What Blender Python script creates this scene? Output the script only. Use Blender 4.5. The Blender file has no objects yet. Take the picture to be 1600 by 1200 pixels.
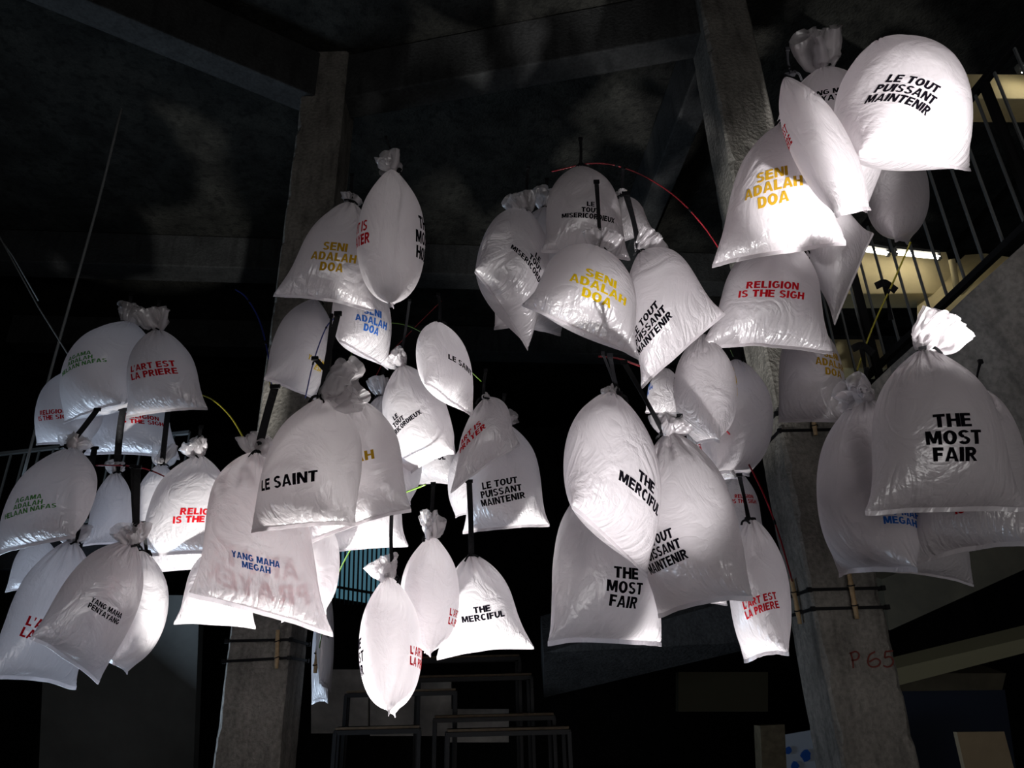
import bpy, bmesh, math, random
import numpy as np
from mathutils import Vector, Matrix

S = bpy.context.scene
C = bpy.context.collection
PI = math.pi

# ------------------------------------------------------------------ camera
F = 1110.0                       # focal length in pixels of the 1600 px wide frame
PITCH = math.radians(24.0)
ROLL = math.radians(-1.4)
EYE = np.array([0.0, 0.0, 1.6])
FW = np.array([0, math.cos(PITCH), math.sin(PITCH)])
_r0 = np.array([1.0, 0, 0]); _u0 = np.array([0, -math.sin(PITCH), math.cos(PITCH)])
RT = _r0 * math.cos(ROLL) + _u0 * math.sin(ROLL)
UP = -_r0 * math.sin(ROLL) + _u0 * math.cos(ROLL)

def P(px, py, z):
    """world point seen at pixel (px, py) at z metres along the optical axis"""
    return EYE + z * (FW + (px - 800) / F * RT - (py - 600) / F * UP)

def PH(px, py, h):
    """world point on the pixel's ray at height h"""
    d = FW + (px - 800) / F * RT - (py - 600) / F * UP
    return EYE + d * ((h - EYE[2]) / d[2])

cam = bpy.data.cameras.new('camera')
cam.sensor_width = 36.0
cam.lens = 36.0 * F / 1600.0
cam.clip_end = 200
cob = bpy.data.objects.new('camera', cam); C.objects.link(cob)
m = Matrix.Identity(4)
for i in range(3):
    m[i][0] = RT[i]; m[i][1] = UP[i]; m[i][2] = -FW[i]; m[i][3] = EYE[i]
cob.matrix_world = m
S.camera = cob

# ------------------------------------------------------------------ world, exposure, large lights
w = bpy.data.worlds.new('World'); S.world = w; w.use_nodes = True
w.node_tree.nodes['Background'].inputs[0].default_value = (0.55, 0.62, 0.75, 1)
w.node_tree.nodes['Background'].inputs[1].default_value = 0.006
S.view_settings.view_transform = 'Standard'; S.view_settings.look = 'None'
S.view_settings.exposure = 0.0; S.view_settings.gamma = 1.0
S.cycles.max_bounces = 10; S.cycles.diffuse_bounces = 5; S.cycles.glossy_bounces = 3
S.cycles.transmission_bounces = 8; S.cycles.transparent_max_bounces = 24
S.cycles.sample_clamp_indirect = 4.0
S.cycles.caustics_reflective = False; S.cycles.caustics_refractive = False

def look(o, tgt):
    o.rotation_euler = (Vector(tgt) - o.location).to_track_quat('-Z', 'Y').to_euler()

def spot(name, loc, tgt, energy, deg, col=(1, 1, 1), rad=0.05, blend=0.3):
    l = bpy.data.lights.new(name, 'SPOT'); l.energy = energy; l.color = col
    l.spot_size = math.radians(deg); l.spot_blend = blend; l.shadow_soft_size = rad
    o = bpy.data.objects.new(name, l); C.objects.link(o); o.location = loc; look(o, tgt); return o

def area(name, loc, tgt, energy, sx, sy, col=(1, 1, 1)):
    l = bpy.data.lights.new(name, 'AREA'); l.shape = 'RECTANGLE'; l.size = sx; l.size_y = sy
    l.energy = energy; l.color = col
    o = bpy.data.objects.new(name, l); C.objects.link(o); o.location = loc; look(o, tgt); return o

# floor uplights, one added backlight and two added soft fills
spot('uplight_right', (1.9, 1.2, 1.3), P(1325, 238, 3.8), 1900, 23, (1, .96, .96), .05, .4)
spot('uplight_middle', (.25, .9, .3), P(1000, 555, 3.9), 820, 20, (1, .96, .97), .05, .5)
spot('uplight_right_back', (.75, 3.9, .15), P(1090, 610, 4.4), 480, 31, (1, .97, .97), .05, .5)
spot('uplight_centre', (-1.35, 3.2, .15), P(690, 880, 4.4), 1400, 48, (1, .985, .96), .05, .5)
spot('added_backlight_centre', (-1.0, 4.6, .3), P(470, 790, 3.4), 900, 52, (1, .97, .94), .06, .5)  # added backlight that brightens the large grey bags, its fixture unseen
spot('uplight_left', (-.6, 3.0, .15), P(340, 885, 4.5), 1700, 20, (1, .985, .95), .05, .3)
area('cool_fill_left', (-5.5, 7.4, .6), P(150, 800, 4.8), 200, 2.5, 1.5, (.64, .80, 1))  # cool fill added behind the left bags, its source unseen
area('soft_fill_front', (1.5, -4.5, 1.0), (.6, 6, 1.4), 118, 6, 2.0, (1, .96, .95))  # broad fill added behind the camera to lift pillars and near bags

# ------------------------------------------------------------------ materials
def nodes(name):
    mt = bpy.data.materials.new(name); mt.use_nodes = True
    nt = mt.node_tree; nt.nodes.clear()
    return mt, nt, nt.nodes.new, nt.links.new

def plain(name, col, rough=0.6, metal=0.0, spec=0.4, noise=0.0, scale=8.0, bump=0.0, emit=None, estr=0.0):
    mt, nt, N, L = nodes(name)
    out = N('ShaderNodeOutputMaterial'); b = N('ShaderNodeBsdfPrincipled'); L(b.outputs[0], out.inputs[0])
    b.inputs['Base Color'].default_value = (*col, 1); b.inputs['Roughness'].default_value = rough
    b.inputs['Metallic'].default_value = metal; b.inputs['Specular IOR Level'].default_value = spec
    if noise or bump:
        tc = N('ShaderNodeTexCoord'); n = N('ShaderNodeTexNoise'); n.inputs['Scale'].default_value = scale
        n.inputs['Detail'].default_value = 7; n.inputs['Roughness'].default_value = .62
        L(tc.outputs['Object'], n.inputs['Vector'])
        if noise:
            r = N('ShaderNodeValToRGB'); e = r.color_ramp.elements
            e[0].position = .3; e[1].position = .72
            e[0].color = (*[c * (1 - noise) for c in col], 1); e[1].color = (*[min(1, c * (1 + noise)) for c in col], 1)
            L(n.outputs['Fac'], r.inputs[0]); L(r.outputs[0], b.inputs['Base Color'])
        if bump:
            bp = N('ShaderNodeBump'); bp.inputs['Strength'].default_value = bump; bp.inputs['Distance'].default_value = .03
            L(n.outputs['Fac'], bp.inputs['Height']); L(bp.outputs[0], b.inputs['Normal'])
    if emit:
        b.inputs['Emission Color'].default_value = (*emit, 1); b.inputs['Emission Strength'].default_value = estr
    return mt

def concrete(name, col, pits=.5, bump=.5, stain=.35, scale=1.0):
    mt, nt, N, L = nodes(name)
    out = N('ShaderNodeOutputMaterial'); b = N('ShaderNodeBsdfPrincipled'); L(b.outputs[0], out.inputs[0])
    b.inputs['Roughness'].default_value = .85; b.inputs['Specular IOR Level'].default_value = .25
    tc = N('ShaderNodeTexCoord')
    n1 = N('ShaderNodeTexNoise'); n1.inputs['Scale'].default_value = 2.2 * scale; n1.inputs['Detail'].default_value = 8
    n2 = N('ShaderNodeTexNoise'); n2.inputs['Scale'].default_value = 28 * scale; n2.inputs['Detail'].default_value = 6
    mp = N('ShaderNodeMapping'); mp.inputs['Scale'].default_value = (1, 1, .16)
    n3 = N('ShaderNodeTexNoise'); n3.inputs['Scale'].default_value = 9 * scale; n3.inputs['Detail'].default_value = 5
    v = N('ShaderNodeTexVoronoi'); v.inputs['Scale'].default_value = 38 * scale
    for n in (n1, n2, v): L(tc.outputs['Object'], n.inputs['Vector'])
    L(tc.outputs['Object'], mp.inputs[0]); L(mp.outputs[0], n3.inputs['Vector'])
    def ramp(src, p0, p1, c0, c1):
        r = N('ShaderNodeValToRGB'); e = r.color_ramp.elements
        e[0].position = p0; e[1].position = p1; e[0].color = (c0, c0, c0, 1); e[1].color = (c1, c1, c1, 1)
        L(src, r.inputs[0]); return r.outputs[0]
    def mul(a, bb):
        x = N('ShaderNodeMix'); x.data_type = 'RGBA'; x.blend_type = 'MULTIPLY'; x.inputs[0].default_value = 1
        L(a, x.inputs[6]); L(bb, x.inputs[7]); return x.outputs[2]
    base = N('ShaderNodeRGB'); base.outputs[0].default_value = (*col, 1)
    c = mul(base.outputs[0], ramp(n1.outputs['Fac'], .32, .68, 1 - stain, 1.0))
    c = mul(c, ramp(n2.outputs['Fac'], .36, .6, .72, 1.0))
    c = mul(c, ramp(n3.outputs['Fac'], .34, .5, 1 - stain * .8, 1.0))
    c = mul(c, ramp(v.outputs['Distance'], .04, .13, 1 - pits, 1.0))
    L(c, b.inputs['Base Color'])
    bp = N('ShaderNodeBump'); bp.inputs['Strength'].default_value = bump; bp.inputs['Distance'].default_value = .03
    ad = N('ShaderNodeMath'); ad.operation = 'ADD'
    L(n2.outputs['Fac'], ad.inputs[0]); L(n1.outputs['Fac'], ad.inputs[1])
    L(ad.outputs[0], bp.inputs['Height']); L(bp.outputs[0], b.inputs['Normal'])
    return mt

def bag_material(name, tint=(.87, .83, .85), clear=.12, crinkle=.5, gloss=.09, trans=.55, tuft=False):
    """thin milky polythene: part see-through, part translucent, part diffuse, a soft sheen; creases from the bag's own UVs"""
    mt, nt, N, L = nodes(name)
    out = N('ShaderNodeOutputMaterial')
    uv = N('ShaderNodeUVMap'); sep = N('ShaderNodeSeparateXYZ'); L(uv.outputs[0], sep.inputs[0])
    def noise(sx, sy, sc, det, dist=0.0, rgh=.5):
        mp = N('ShaderNodeMapping'); mp.inputs['Scale'].default_value = (sx, sy, 1)
        oi = N('ShaderNodeObjectInfo'); L(uv.outputs[0], mp.inputs[0])
        cb = N('ShaderNodeCombineXYZ'); ml = N('ShaderNodeMath'); ml.operation = 'MULTIPLY'; ml.inputs[1].default_value = 37
        L(oi.outputs['Random'], ml.inputs[0]); L(ml.outputs[0], cb.inputs[2])
        va = N('ShaderNodeVectorMath'); L(mp.outputs[0], va.inputs[0]); L(cb.outputs[0], va.inputs[1])
        n = N('ShaderNodeTexNoise'); n.inputs['Scale'].default_value = sc; n.inputs['Detail'].default_value = det
        n.inputs['Distortion'].default_value = dist; n.inputs['Roughness'].default_value = rgh
        L(va.outputs[0], n.inputs['Vector']); return n.outputs['Fac']
    def M(op, a, b=None, c=None):
        x = N('ShaderNodeMath'); x.operation = op
        for i, s in enumerate((a, b, c)):
            if s is None: continue
            if isinstance(s, (int, float)): x.inputs[i].default_value = s
            else: L(s, x.inputs[i])
        return x.outputs[0]
    def ridge(f): return M('ABSOLUTE', M('SUBTRACT', f, .5))
    t = sep.outputs[1]
    low = M('POWER', M('MAXIMUM', M('SUBTRACT', 1, M('MULTIPLY', t, 2.6)), 0.0), 1.5)     # towards the seam
    top = M('POWER', M('MAXIMUM', M('SUBTRACT', M('MULTIPLY', t, 2.6), 1.6), 0.0), 1.4)   # towards the neck
    pl = ridge(noise(5.5, 1.5, 1.6, 2, .9))          # pleats running up from the seam
    pt = ridge(noise(8, 1.0, 1.6, 1, .4))         # pleats fanning out of the neck
    fc = ridge(noise(2.2, 2.2, 1.5, 4, 1.4))       # broad soft creases
    gr = ridge(noise(5, 5, 2.4, 3, 1.0))
    h = M('MULTIPLY', M('MULTIPLY', pl, low), 2.2)
    h = M('ADD', h, M('MULTIPLY', M('MULTIPLY', pt, top), 1.8))
    h = M('ADD', h, M('MULTIPLY', fc, .9))
    h = M('ADD', h, M('MULTIPLY', gr, M('ADD', .05, M('MULTIPLY', low, .5))))
    bp = N('ShaderNodeBump'); bp.inputs['Strength'].default_value = crinkle; bp.inputs['Distance'].default_value = .05
    L(h, bp.inputs['Height'])
    df = N('ShaderNodeBsdfDiffuse'); tl = N('ShaderNodeBsdfTranslucent'); tp = N('ShaderNodeBsdfTransparent'); gl = N('ShaderNodeBsdfGlossy')
    df.inputs[0].default_value = (*tint, 1); tl.inputs[0].default_value = (*[c * .98 for c in tint], 1)
    gl.inputs['Roughness'].default_value = .29; gl.inputs[0].default_value = (1, 1, 1, 1)
    for n in (df, tl, gl): L(bp.outputs[0], n.inputs['Normal'])
    a = N('ShaderNodeMixShader'); a.inputs[0].default_value = trans; L(df.outputs[0], a.inputs[1]); L(tl.outputs[0], a.inputs[2])
    b = N('ShaderNodeMixShader'); b.inputs[0].default_value = clear; L(a.outputs[0], b.inputs[1]); L(tp.outputs[0], b.inputs[2])
    lw = N('ShaderNodeLayerWeight'); lw.inputs[0].default_value = .35; L(bp.outputs[0], lw.inputs[1])
    g = M('ADD', gloss, M('MULTIPLY', lw.outputs['Fresnel'], gloss * 1.2))
    c = N('ShaderNodeMixShader'); L(g, c.inputs[0]); L(b.outputs[0], c.inputs[1]); L(gl.outputs[0], c.inputs[2])
    L(c.outputs[0], out.inputs[0])
    return mt

MB = bag_material('milky_polythene')
MT = bag_material('thin_polythene_top', clear=.5, crinkle=.6, gloss=.09, trans=.5)
MF = bag_material('crinkled_foil_polythene', clear=.1, crinkle=1.0, gloss=.4, trans=.4)
MC = bag_material('crumpled_polythene', crinkle=1.0, gloss=.12)
def ink(name, col):
    mt, nt, N, L = nodes(name); out = N('ShaderNodeOutputMaterial')
    d = N('ShaderNodeBsdfDiffuse'); d.inputs[0].default_value = (*col, 1)
    t = N('ShaderNodeBsdfTranslucent'); t.inputs[0].default_value = (*col, 1)
    x = N('ShaderNodeMixShader'); x.inputs[0].default_value = .45; L(d.outputs[0], x.inputs[1]); L(t.outputs[0], x.inputs[2])
    L(x.outputs[0], out.inputs[0]); return mt
INK = dict(black=ink('black_ink', (.006, .005, .008)), red=ink('red_ink', (.55, .012, .02)), yellow=ink('yellow_ink', (.72, .50, .01)),
           gold=ink('gold_ink', (.50, .30, .02)), blue=ink('blue_ink', (.03, .14, .50)), green=ink('green_ink', (.10, .30, .08)))
M_strap = plain('black_strap', (.005, .005, .006), .6, spec=.15)
M_black = plain('black_painted_steel', (.009, .009, .010), .5, spec=.25)
M_rail = plain('grey_painted_steel', (.16, .17, .17), .5)
M_wood = plain('oiled_board', (.10, .065, .035), .7, noise=.3, scale=12)
M_bamboo = plain('bamboo', (.36, .25, .13), .55, noise=.3, scale=20, bump=.2)
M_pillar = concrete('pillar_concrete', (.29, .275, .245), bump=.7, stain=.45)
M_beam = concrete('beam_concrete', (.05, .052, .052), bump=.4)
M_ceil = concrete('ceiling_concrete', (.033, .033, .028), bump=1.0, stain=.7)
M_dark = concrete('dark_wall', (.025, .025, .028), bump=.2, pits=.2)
M_floor = concrete('dark_floor', (.05, .05, .05), bump=.1, pits=.1)
M_par = concrete('parapet_concrete', (.30, .28, .25), bump=.4, stain=.4)
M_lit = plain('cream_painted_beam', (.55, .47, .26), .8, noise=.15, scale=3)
M_tube = plain('fluorescent_tube', (.9, .9, .9), emit=(1, .92, .8), estr=14)
M_grey = plain('grey_panel', (.11, .115, .11), .8, noise=.2, scale=2)
M_pale = plain('pale_panel', (.6, .58, .55), .8, noise=.3, scale=3)
M_blue = plain('blue_daylit_glazing', (.05, .15, .2), emit=(.13, .33, .44), estr=.35)
M_navy = plain('navy_wall', (.02, .028, .05), .8)
M_brown = plain('brown_beam', (.075, .065, .042), .8, noise=.3, scale=3)
M_board = plain('beige_board', (.34, .27, .17), .8, noise=.08)
M_bluepaint = plain('blue_paint', (.02, .12, .5), .6)
def rodmat(n, c): return plain(n, c, .3, spec=.6)
ROD = dict(red=rodmat('red_fibreglass', (.22, .008, .015)), yellow=rodmat('yellow_fibreglass', (.33, .30, .02)),
           green=rodmat('green_fibreglass', (.09, .17, .02)), blue=rodmat('blue_fibreglass', (.015, .025, .16)))
# ------------------------------------------------------------------ builders
def tag(o, label=None, cat=None, group=None, kind=None):
    if label: o['label'] = label
    if cat: o['category'] = cat
    if group: o['group'] = group
    if kind: o['kind'] = kind
    return o

def empty(name, loc, label, cat, group=None):
    o = bpy.data.objects.new(name, None); C.objects.link(o); o.location = loc; o.empty_display_size = .1
    return tag(o, label, cat, group)

def mesh_obj(name, verts, faces, mat, parent=None, smooth=False, uvs=None):
    me = bpy.data.meshes.new(name); me.from_pydata(np.asarray(verts).tolist(), [], faces)
    if uvs is not None:
        l = me.uv_layers.new(name='UVMap'); l.data.foreach_set('uv', np.asarray(uvs, dtype=np.float32).ravel())
    if smooth: me.shade_smooth()
    me.materials.append(mat)
    o = bpy.data.objects.new(name, me); C.objects.link(o)
    if parent: o.parent = parent
    return o

def bevel(o, w=.006, n=2):
    b = o.modifiers.new('bevel', 'BEVEL'); b.width = w; b.segments = n; b.limit_method = 'ANGLE'
    return o

def box_vf(c, s, R=None):
    v = [np.array([x, y, z]) * np.array(s) / 2 for x in (-1, 1) for y in (-1, 1) for z in (-1, 1)]
    if R is not None: v = [R @ p for p in v]
    v = [p + np.array(c) for p in v]
    f = [(0, 1, 3, 2), (4, 6, 7, 5), (0, 4, 5, 1), (2, 3, 7, 6), (0, 2, 6, 4), (1, 5, 7, 3)]
    return v, f

def box(name, c, s, mat, parent=None, rz=0.0, bev=0.0):
    R = None
    if rz: R = np.array([[math.cos(rz), -math.sin(rz), 0], [math.sin(rz), math.cos(rz), 0], [0, 0, 1]])
    v, f = box_vf((0, 0, 0), s, R)
    pl = np.array(c, float)
    o = mesh_obj(name, v, f, mat, parent); o.location = pl - (np.array(parent.location) if parent else 0)
    if bev: bevel(o, bev)
    return o

def bar_vf(a, b, w, h, up=(0, 0, 1)):
    """square bar from a to b; w sideways, h along up"""
    a = np.array(a, float); b = np.array(b, float); d = b - a; d = d / np.linalg.norm(d)
    up = np.array(up, float); s = np.cross(d, up)
    if np.linalg.norm(s) < 1e-4: s = np.cross(d, (0, 1, 0))
    s /= np.linalg.norm(s); t = np.cross(s, d)
    v = [p + s * x * w / 2 + t * y * h / 2 for p in (a, b) for x, y in ((-1, -1), (1, -1), (1, 1), (-1, 1))]
    f = [(3, 2, 1, 0), (4, 5, 6, 7)] + [(i, (i + 1) % 4, 4 + (i + 1) % 4, 4 + i) for i in range(4)]
    return v, f

def bar(name, a, b, w, h, mat, parent=None, bev=0.0, up=(0, 0, 1)):
    v, f = bar_vf(a, b, w, h, up); c = (np.array(a) + np.array(b)) / 2
    o = mesh_obj(name, [p - c for p in v], f, mat, parent)
    o.location = c - (np.array(parent.location) if parent else 0)
    if bev: bevel(o, bev)
    return o

def smooth_path(pts, n=8):
    pts = [np.array(p, float) for p in pts]
    if len(pts) < 3: return pts
    q = [2 * pts[0] - pts[1]] + pts + [2 * pts[-1] - pts[-2]]; out = []
    for i in range(1, len(q) - 2):
        for k in range(n):
            t = k / n; p0, p1, p2, p3 = q[i - 1:i + 3]
            out.append(.5 * ((2 * p1) + (-p0 + p2) * t + (2 * p0 - 5 * p1 + 4 * p2 - p3) * t * t + (-p0 + 3 * p1 - 3 * p2 + p3) * t ** 3))
    out.append(pts[-1]); return out

def sweep_vf(pts, prof, ups=None):
    """prof: list of (x, y) per section point; pts: path. returns closed tube"""
    pts = [np.array(p, float) for p in pts]; n = len(pts); k = len(prof); V = []; ref = None
    for i, p in enumerate(pts):
        d = pts[min(i + 1, n - 1)] - pts[max(i - 1, 0)]; d /= np.linalg.norm(d) + 1e-9
        if ups is not None: ref = np.array(ups[i], float)
        elif ref is None: ref = np.array([0, 0, 1.0]) if abs(d[2]) < .9 else np.array([0, 1.0, 0])
        s = np.cross(d, ref); s /= np.linalg.norm(s) + 1e-9; t = np.cross(s, d); ref = t
        V += [p + s * x + t * y for x, y in prof]
    Fc = [(i * k + j, i * k + (j + 1) % k, (i + 1) * k + (j + 1) % k, (i + 1) * k + j) for i in range(n - 1) for j in range(k)]
    Fc += [tuple(range(k))[::-1], tuple((n - 1) * k + j for j in range(k))]
    return V, Fc

def tube(name, pts, r, mat, parent=None, k=8):
    prof = [(r * math.cos(a * 2 * PI / k), r * math.sin(a * 2 * PI / k)) for a in range(k)]
    v, f = sweep_vf(pts, prof); c = np.array(pts[0], float)
    o = mesh_obj(name, [p - c for p in v], f, mat, parent, smooth=True)
    o.location = c - (np.array(parent.location) if parent else 0)
    return o

def ribbon_vf(pts, w, th=.002, twist=0.0, face=None):
    """flat black strap whose broad side faces the camera side at first and twists along its length"""
    pts = smooth_path(pts, 6) if len(pts) > 2 else [np.array(pts[0]) + (np.array(pts[1]) - np.array(pts[0])) * k / 10 for k in range(11)]
    ups = []
    for i, p in enumerate(pts):
        a = twist * math.sin(i / (len(pts) - 1) * PI)
        ups.append(-FW * math.cos(a) + RT * math.sin(a))
    return sweep_vf(pts, [(-w / 2, -th / 2), (w / 2, -th / 2), (w / 2, th / 2), (-w / 2, th / 2)], ups)

# ---- inflated bag: position-based cloth of a flat tube sealed at the bottom and tied at the neck
def field(rng, nr, nc, fr, fc):
    g = rng.normal(0, 1, (fr + 2, fc)); r = np.linspace(0, fr, nr); c = np.arange(nc) / nc * fc
    i = np.minimum(r.astype(int), fr); j = c.astype(int); a = (r - i)[:, None]; b = (c - j)[None]
    return (g[i][:, j] * (1 - a) * (1 - b) + g[i + 1][:, j] * a * (1 - b) + g[i][:, (j + 1) % fc] * (1 - a) * b
            + g[i + 1][:, (j + 1) % fc] * a * b)

def con(X, a, b, L, kc, ks=1.0):
    d = X[b] - X[a]; l = np.sqrt((d * d).sum(-1)) + 1e-9
    e = (l - L) / l; c = d * (np.where(e > 0, ks, kc) * e * .5)[..., None]
    X[a] += c; X[b] -= c

def upsample(X):
    nv, nu = X.shape[0] - 1, X.shape[1]
    Y = np.zeros((2 * nv + 1, nu, 3)); Y[::2] = X; Y[1::2] = (X[1:] + X[:-1]) / 2
    Z = np.zeros((2 * nv + 1, 2 * nu, 3)); Z[:, ::2] = Y; Z[:, 1::2] = (Y + np.roll(Y, -1, 1)) / 2
    return Z

def relax(X, Lf, iters, press, kc, seam, rng, grav, top, rough):
    nv, nu = X.shape[0] - 1, X.shape[1]; du = 2. / nu; dv = Lf / nv; dd = math.hypot(du, dv)
    Q = X.copy(); pin = -1 if top else 0; ring = X[pin].copy(); idx = np.arange(nu); mir = (-idx) % nu
    Fr = 1 + rough * (field(rng, nv + 1, nu, 9, 14) + .7 * field(rng, nv + 1, nu, 20, 30)); al = slice(None)
    for it in range(iters):
        V = (X - Q) * .9; Q = X.copy()
        if press:
            gu = np.roll(X, -1, 1) - np.roll(X, 1, 1); gv = np.empty_like(X)
            gv[1:-1] = X[2:] - X[:-2]; gv[0] = 2 * (X[1] - X[0]); gv[-1] = 2 * (X[-1] - X[-2])
            X += np.cross(gu, gv) * (press / 4)
        X += V; X[..., 2] -= grav
        for s in (0, 1):
            r = np.arange(s, nv, 2); con(X, (r,), (r + 1,), dv * Fr[r], kc)
        for s in (0, 1):
            c = np.arange(s, nu, 2); con(X, (al, c), (al, (c + 1) % nu), du * Fr[:, c], kc)
        for s in (0, 1):
            r = np.arange(s, nv, 2)[:, None]
            for k in (1, -1): con(X, (r, idx[None]), (r + 1, ((idx + k) % nu)[None]), dd, kc * .5, .5)
        for s in range(4):
            r = np.arange(s, nv - 1, 4); con(X, (r,), (r + 2,), 2 * dv, kc * .6, 0)
            c = np.arange(s, nu, 4); con(X, (al, c), (al, (c + 2) % nu), 2 * du, kc * .6, 0)
        if seam: X[0] = (X[0] + X[0][mir]) / 2
        X[pin] = ring
    return X

RN = .03
def ring(nu):
    u = np.arange(nu) / nu * 2 * PI; return np.stack([-np.cos(u) * RN, -np.sin(u) * RN, 0 * u], -1)

def sim_body(seed, fill=1., Lf=1.12, kc=.06, press=1.3, rg=1., pinch=.28, it=(190, 110)):
    rng = np.random.default_rng(seed); nu, nv = 48, 32
    u = np.arange(nu) / nu * 2 * PI; t = np.linspace(0, 1, nv + 1); X = np.zeros((nv + 1, nu, 3))
    b = .30 * fill * np.sin(t ** .8 * PI / 2) ** .9; a = np.sqrt(np.maximum(.25 - b * b * .6, .03))
    neck = np.clip((1 - t) / pinch, 0, 1) ** .6; a = a * neck + .02; b = b * neck + .02 * t
    fold = 1 + .10 * np.sin(u[None] * rng.integers(9, 13) + rng.uniform(0, 6)) * np.clip((t[:, None] - .55) / .4, 0, 1)
    X[..., 0] = a[:, None] * -np.cos(u)[None] * fold; X[..., 1] = b[:, None] * -np.sin(u)[None] * fold
    X[..., 2] = (t * Lf * .9 - Lf * .9)[:, None]; X += rng.normal(0, .008, X.shape); X[0, :, 1] = 0; X[-1] = ring(nu)
    X = relax(X, Lf, it[0], press, kc, True, rng, .0002, True, .04 * rg)
    X = upsample(X); X += rng.normal(0, .0015, X.shape); X[-1] = ring(96)
    return relax(X, Lf, it[1], press * .7, kc, True, rng, .0001, True, .05 * rg)

def sim_tuft(seed, Lt=.25, lean=(.1, 0)):
    rng = np.random.default_rng(seed); nu, nv = 48, 8
    u = np.arange(nu) / nu * 2 * PI; t = np.linspace(0, 1, nv + 1); k = rng.integers(2, 5); ph = rng.uniform(0, 6)
    r = RN + t * Lt * rng.uniform(.4, .6); X = np.zeros((nv + 1, nu, 3))
    rr = r[:, None] * (1 + .45 * t[:, None] * np.sin(k * u + ph)[None] + .25 * t[:, None] * np.sin((2 * k + 1) * u)[None])
    X[..., 0] = -np.cos(u) * rr; X[..., 1] = -np.sin(u) * rr * rng.uniform(.35, .8); X[..., 2] = (t * Lt * .85)[:, None]
    X[..., 0] += (t ** 2 * lean[0] * Lt)[:, None]; X[..., 1] += (t ** 2 * lean[1] * Lt)[:, None]
    X += rng.normal(0, .012, X.shape) * t[:, None, None]; X[0] = ring(nu)
    X = relax(X, Lt, 50, 0, .08, False, rng, 0, False, .13); X = upsample(X); X[0] = ring(96)
    X += rng.normal(0, .003, X.shape) * np.linspace(0, 1, 17)[:, None, None]; return relax(X, Lt, 30, 0, .08, False, rng, 0, False, .14)

BODY = [sim_body(s, 1., lf, kc, pr, rg, pn) for s, lf, kc, pr, rg, pn in
        ((1, 1.12, .06, 1.3, 1, .28), (2, 1.16, .10, 1.0, 1.2, .3), (3, 1.10, .05, 1.5, 1, .25), (4, 1.2, .08, .9, 1.3, .3),
         (5, 1.12, .05, 1.2, 1.4, .26), (6, 1.14, .12, .8, 1, .3), (7, 1.16, .06, 1.35, 1, .24), (8, 1.10, .09, 1.1, 1.3, .3), (9, .96, .05, 1.3, 1., .18))]
TUFT = [sim_tuft(20 + i, L, ln) for i, (L, ln) in enumerate(((.2, (.3, 0)), (.28, (-.4, 0)), (.24, (0, -.3)), (.34, (.6, -.2)), (.18, (-.2, .3)), (.3, (.1, -.4))))]
NU, NV = 96, 64
FB = [(i * NU + j, i * NU + (j + 1) % NU, (i + 1) * NU + (j + 1) % NU, (i + 1) * NU + j) for i in range(NV) for j in range(NU)]
UVB = np.array([[((j + a) * 2 / NU, (i + b) / NV) for a, b in ((0, 0), (1, 0), (1, 1), (0, 1))] for i in range(NV) for j in range(NU)])
FT = [(i * NU + j, i * NU + (j + 1) % NU, (i + 1) * NU + (j + 1) % NU, (i + 1) * NU + j) for i in range(16) for j in range(NU)]
UVT = np.array([[((j + a) * 2 / NU, .9 + .006 * (i + b)) for a, b in ((0, 0), (1, 0), (1, 1), (0, 1))] for i in range(16) for j in range(NU)])

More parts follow.
